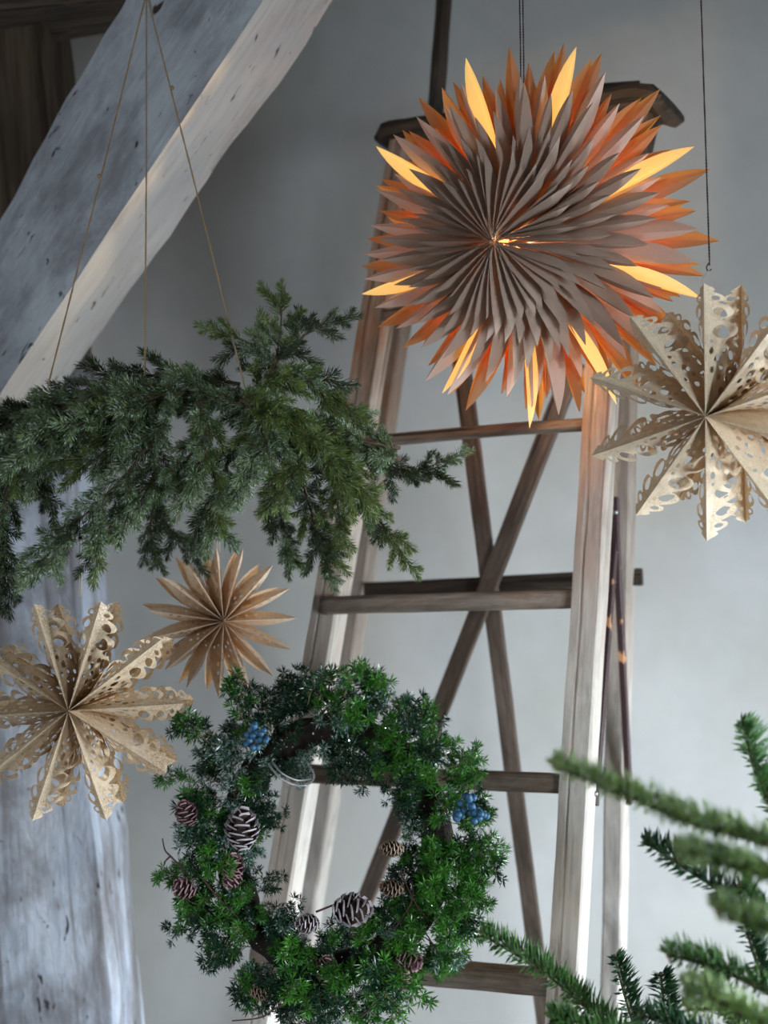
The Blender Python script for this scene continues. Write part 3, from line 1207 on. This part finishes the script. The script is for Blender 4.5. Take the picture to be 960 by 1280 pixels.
wsp = {k: [rosette_sprig('sprig', random.Random(300 + i + 10 * ord(k)), [M[mm], M['stemgreen']]) for i in range(5)]
       for k, mm in (('g', 'wgreen'), ('d', 'wdark'), ('f', 'wfrost'))}
cnt = 0
NW = 290
for i in range(NW):
    ph = (i * 2.39996) % (2 * pi)
    u = R.random()
    a = R.uniform(-.35, 2.7)
    deg = math.degrees(ph) % 360
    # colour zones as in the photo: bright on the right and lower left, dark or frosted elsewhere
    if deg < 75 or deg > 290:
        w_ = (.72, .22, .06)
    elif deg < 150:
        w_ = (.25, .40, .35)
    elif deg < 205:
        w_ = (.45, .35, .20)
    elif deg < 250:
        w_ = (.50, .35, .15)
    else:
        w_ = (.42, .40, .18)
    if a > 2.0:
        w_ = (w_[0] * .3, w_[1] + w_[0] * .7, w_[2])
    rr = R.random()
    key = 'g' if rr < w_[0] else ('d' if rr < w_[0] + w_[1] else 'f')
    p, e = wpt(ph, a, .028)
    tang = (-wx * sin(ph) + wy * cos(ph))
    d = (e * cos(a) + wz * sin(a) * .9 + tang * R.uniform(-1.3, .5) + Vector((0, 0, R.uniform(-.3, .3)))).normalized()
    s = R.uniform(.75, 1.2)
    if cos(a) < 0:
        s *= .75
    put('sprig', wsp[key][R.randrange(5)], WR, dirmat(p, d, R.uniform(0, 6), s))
# loose twigs of greenery that stick out
for (x, y, dx, dy, s, key) in ((300, 900, 0, 1, 1.0, 'd'), (305, 905, -.1, 1, 1.15, 'g'), (262, 930, -.7, .6, 1.1, 'g'), (245, 975, -1, .2, .9, 'g'), (268, 920, -.9, .5, 1.0, 'd'),
                              (385, 880, .1, 1, .9, 'd'), (430, 870, .2, 1, .9, 'g'), (575, 1045, 1, -.1, 1.1, 'g'), (585, 1060, .9, -.3, 1.0, 'd'), (560, 960, 1, .4, .9, 'g'),
                              (570, 1120, 1, -.2, .9, 'g'), (480, 1225, .2, -1, 1.0, 'g'), (470, 1235, -.1, -1, 1.0, 'g'), (250, 1160, -1, -.3, .8, 'd'), (235, 1090, -1, -.1, .8, 'g'),
                              (395, 1250, 0, -1, 1.0, 'f'), (345, 1215, -.4, -1, 1.0, 'd'), (300, 1180, -.8, -.8, .9, 'd')):
    put('sprig', wsp[key][R.randrange(5)], WR, dirmat(px(x, y, 1.99), Vector((dx, -.25, dy)).normalized(), R.uniform(0, 6), s))


def cone_mesh(name, L, W_, mats, rng, open_=1.0, n=64):
    vs, fs, fm = [], [], []
    sphere_data(Vector((0, 0, L * .5)), 1, 8, 6, (W_ * .28, W_ * .28, L * .48), vs, fs)
    fm += [0] * len(fs)
    for i in range(n):
        t = (i + .5) / n
        a = i * 2.39996
        prof = sin(pi * (t * .86 + .10)) ** .75
        r_ = W_ * .5 * prof
        zc = L * (.04 + .9 * t)
        e = Vector((cos(a), sin(a), 0))
        tn = Vector((-sin(a), cos(a), 0))
        up_ = Vector((0, 0, 1))
        w2 = W_ * .23 * (.5 + .6 * prof)
        lift = L * .12 * (.4 + t) / open_
        i0 = e * (r_ * .35) + up_ * (zc - L * .03)
        o1 = e * (r_ * .85) + up_ * (zc + lift * .5)
        o2 = e * r_ * 1.05 + up_ * (zc + lift * .7)
        th = up_ * (L * .03)
        b0 = len(vs)
        vs += [i0 - tn * w2 * .35, i0 + tn * w2 * .35, o1 + tn * w2, o1 - tn * w2, o2 + tn * w2 * .75 + th * .9, o2 - tn * w2 * .75 + th * .9,
               i0 - th, o1 + tn * w2 - th, o1 - tn * w2 - th, o2 - th * .7]
        ff = [(0, 1, 2, 3), (3, 2, 4, 5), (2, 7, 9, 4), (5, 9, 8, 3), (5, 4, 9), (6, 8, 9, 7), (1, 6, 7, 2), (0, 3, 8, 6)]
        fs += [tuple(b0 + q for q in f) for f in ff]
        fm += [0, 1, 1, 1, 1, 0, 0, 0]
    return mesh(name, vs, fs, mats, fm)


ck = {k: cone_mesh('pine_cone', 1.0, w_, [M['conebody'], M[mt]], R, 1.0, nn) for k, w_, mt, nn in
      (('silver', .80, 'silvertip', 38), ('pink', .85, 'pinktip', 30), ('tan', .66, 'tantip', 44))}
cones = [  # px, py, len px, dir (x,y), kind, label
    (302, 1062, 52, (.05, 1), 'silver', 'large silver cone standing upright'), (238, 1032, 32, (-.3, 1), 'pink', 'small pinkish cone'), (244, 1117, 30, (-1, .5), 'pink', 'small pinkish cone'),
    (286, 1100, 34, (.3, 1), 'pink', 'small pinkish cone'), (505, 1062, 30, (-1, .1), 'tan', 'small tan cone'), (506, 1112, 32, (-1, .15), 'tan', 'small tan cone'),
    (415, 1138, 50, (1, .1), 'silver', 'large silver cone lying on its side'), (405, 1228, 34, (.2, 1), 'pink', 'reddish brown cone'), (495, 1195, 34, (1, -.25), 'pink', 'reddish brown cone'),
    (312, 1240, 30, (1, .1), 'tan', 'small tan cone with frosted tips'), (300, 1085, 28, (-.6, -.8), 'pink', 'small pinkish cone'), (400, 1155, 30, (-1, .1), 'silver', 'small silver cone'),
    (500, 1210, 26, (.2, -1), 'pink', 'reddish brown cone')]
for (x, y, l, (dx, dy), kd, lb) in cones:
    o = put('pine_cone', ck[kd], WR, dirmat(px(x, y, 1.952), Vector((dx, -.35, dy)).normalized(), R.uniform(0, 6), l * K * .97))
    o['label'] = lb
# blue berries on thin stalks
for (x, y, spread, nb) in ((319, 920, 15, 16), (584, 1012, 17, 22), (600, 1020, 9, 5)):
    for k in range(nb):
        a, r_ = R.uniform(0, 6.28), spread * sqrt(R.random())
        q = px(x + r_ * cos(a), y + r_ * sin(a) * 1.2, 1.935 + R.uniform(-.008, .012))
        vs, fs = sphere_data(q, 4.3 * K * R.uniform(.8, 1.1), 10, 7)
        n0 = len(fs)
        tube_data([px(x - 8, y + 14, 1.965), q + Vector((0, .006, 0))], .0006, .0005, 4, vs, fs)
        me = mesh('blue_berry', vs, fs, [M['berry'], M['redtwig']], [0] * n0 + [1] * (len(fs) - n0), smooth=True)
        put('blue_berry', me, WR)
# dark red bare twigs
twl = [[(228, 1085), (213, 1070), (206, 1062), (203, 1048)], [(213, 1070), (205, 1078)],
       [(490, 1165), (505, 1145), (516, 1122), (514, 1100)], [(478, 1215), (480, 1190), (496, 1172)],
       [(482, 1215), (474, 1240), (462, 1262), (450, 1272)], [(474, 1240), (462, 1228)], [(462, 1262), (470, 1270)],
       [(481, 1205), (482, 1228), (478, 1250)], [(395, 1140), (430, 1128), (460, 1132), (462, 1128)], [(430, 1128), (428, 1118)],
       [(370, 1245), (345, 1260), (325, 1272), (290, 1276)], [(300, 1060), (288, 1090), (280, 1110)], [(500, 1090), (520, 1130), (535, 1150)], [(255, 1100), (275, 1125), (300, 1150)]]
for t_ in twl:
    P = smooth_pts([px(a, b_, 1.955) for a, b_ in t_], 5)
    tube('bare_twig', P, .0017, M['redtwig'], WR, 5, .0009)
# pale wire that ties the wreath to the rung
tube('tie_wire', smooth_pts([px(335, 955, 1.99), px(350, 972, 1.965), px(368, 981, 1.965), px(386, 980, 1.98), px(392, 968, 2.16), px(380, 948, 2.30)], 8), .0016, M['wire'], WR, 6)
tube('tie_wire', smooth_pts([px(340, 952, 1.99), px(352, 966, 1.96), px(370, 975, 1.965), px(388, 974, 1.99)], 8), .0013, M['wire'], WR, 6)
# glitter flakes
vs, fs = [], []
for i in range(700):
    ph = R.uniform(0, 6.28)
    deg = math.degrees(ph)
    if not (60 < deg < 290 or R.random() < .35):
        continue
    p, e = wpt(ph, R.uniform(.2, 2.6), R.uniform(.055, .085))
    r_ = R.uniform(.0008, .0019)
    a, b_ = Vector((R.uniform(-1, 1), R.uniform(-1, 1), R.uniform(-1, 1))).normalized(), Vector((R.uniform(-1, 1), R.uniform(-1, 1), R.uniform(-1, 1))).normalized()
    b0 = len(vs)
    vs += [p + a * r_, p + b_ * r_, p - a * r_, p - b_ * r_]
    fs.append((b0, b0 + 1, b0 + 2, b0 + 3))
g = put('glitter', mesh('glitter', vs, fs, M['glit']), WR)
g['kind'] = 'stuff'

# ------------------------------------------------------------------ fir tree at the right edge (only its outer shoots are in view)
TR = px(1220, 1500, 1.42)
TB = Vector((TR.x, TR.y, 0))
FIR = root('fir_tree', 'green fir tree reaching in from the lower right corner in front of the ladder', 'tree', TB)
vs, fs = tube_data([TB, Vector((TR.x + .01, TR.y, .6)), Vector((TR.x - .01, TR.y + .01, 1.15)), Vector((TR.x, TR.y, 1.62))], .035, .012, 12)
put('trunk', mesh('trunk', vs, fs, M['stem'], smooth=True), FIR)


def fir_needles(P, rng, nl, nw, dens, flat=.5, updir=Vector((0, -.3, 1))):
    vs, fs = [], []
    tot = sum((b_ - a).length for a, b_ in zip(P, P[1:]))
    n = int(tot * dens)
    updir = updir.normalized()
    for k in range(n):
        f = (k + rng.random()) / n * (len(P) - 1)
        i = min(int(f), len(P) - 2)
        q = P[i].lerp(P[i + 1], f - i)
        d = (P[i + 1] - P[i]).normalized()
        side = d.cross(updir).normalized()
        upn = side.cross(d).normalized()
        a = rng.gauss(0, 1.0)
        # two brushed ranks plus a row on top
        sgn = 1 if k % 2 else -1
        el = rng.uniform(-.25, 1.15)
        out = side * sgn * cos(el) + upn * sin(el)
        dd = (out * rng.uniform(.75, 1.0) + d * rng.uniform(.20, .65)).normalized()
        t = f / (len(P) - 1)
        s = 1.0 if t < .9 else 1 - (t - .9) * 3.5
        needle(vs, fs, q, dd, nl * 1.5 * rng.uniform(.8, 1.1) * s, nw)
    return vs, fs


# each bough: points from the trunk side to the tip (x, y, d), needle material, needle px length
BT = (1200, 1400)
fir = [
    ([(1190, 1180, 1.30), (1060, 1100, 1.24), (960, 1055, 1.20), (870, 1030, 1.18), (790, 998, 1.17), (694, 958, 1.16)], 'firblue', .018),
    ([(1190, 1250, 1.40), (1060, 1200, 1.45), (960, 1150, 1.48), (880, 1100, 1.50), (806, 1052, 1.52)], 'firdark', .019),
    ([(1190, 1180, 1.22), (1060, 1130, 1.16), (960, 1095, 1.14), (905, 1080, 1.13), (850, 1064, 1.13)], 'firblue', .016),
    ([(1190, 1230, 1.18), (1060, 1190, 1.10), (970, 1165, 1.07), (896, 1136, 1.06)], 'firblue', .016),
    ([(1190, 1350, 1.5), (1080, 1200, 1.5), (990, 1050, 1.50), (950, 980, 1.50), (928, 905, 1.50)], 'fir', .022),
    ([(1190, 1480, 1.5), (1000, 1440, 1.55), (830, 1340, 1.60), (740, 1265, 1.62), (680, 1215, 1.62), (604, 1169, 1.62)], 'fir', .021),
    ([(1190, 1500, 1.5), (1000, 1460, 1.65), (850, 1380, 1.74), (800, 1300, 1.76), (768, 1196, 1.76)], 'firdark', .021),
    ([(1190, 1500, 1.5), (1000, 1440, 1.60), (880, 1370, 1.68), (838, 1300, 1.70), (826, 1218, 1.70)], 'firdark', .021),
    ([(1190, 1360, 1.42), (1080, 1300, 1.40), (980, 1250, 1.38), (900, 1212, 1.37), (836, 1194, 1.36)], 'fir', .019),
    ([(1190, 1360, 1.3), (1080, 1320, 1.24), (970, 1285, 1.22), (905, 1255, 1.20), (858, 1236, 1.20)], 'firblue', .017),
    ([(1190, 1400, 1.5), (1080, 1330, 1.54), (990, 1270, 1.56), (950, 1210, 1.56), (930, 1150, 1.56)], 'firdark', .021),
    ([(1190, 1420, 1.5), (1060, 1370, 1.55), (960, 1320, 1.60), (910, 1270, 1.62), (880, 1205, 1.62)], 'fir', .020),
    ([(1190, 1330, 1.45), (1060, 1260, 1.46), (1000, 1210, 1.46), (960, 1150, 1.46), (925, 1108, 1.46)], 'fir', .018),
    ([(1190, 1480, 1.4), (1000, 1420, 1.45), (850, 1330, 1.50), (740, 1290, 1.52), (690, 1275, 1.52)], 'fir', .020),
    ([(1190, 1440, 1.5), (1060, 1400, 1.50), (950, 1340, 1.52), (880, 1300, 1.52), (800, 1268, 1.52)], 'firdark', .020),
    ([(1190, 1440, 1.4), (1060, 1370, 1.44), (980, 1310, 1.46), (930, 1270, 1.46), (860, 1260, 1.46)], 'firblue', .018),
    ([(1190, 1300, 1.45), (1080, 1210, 1.5), (1000, 1100, 1.54), (975, 1040, 1.54), (960, 960, 1.54)], 'fir', .021),
]
for fi, (pts, key, nl) in enumerate(fir):
    P = smooth_pts([px(*p) for p in pts], 8)
    start = Vector((TR.x, TR.y, max(.5, P[0].z - .05)))
    P = [start] + P
    st_ = tube('branch', P, .0052, M['stemgreen'], FIR, 7, .0017)
    vs, fs = fir_needles(P, random.Random(900 + fi), nl, .0017, 1500)
    o = put('needles', mesh('needles', vs, fs, M[key]), st_)
    o['kind'] = 'stuff'
    tip = P[-1]
    bb = ball('bud', tip, .0030, M['bud'], st_, 8, 6, (1, 1, 1.2))
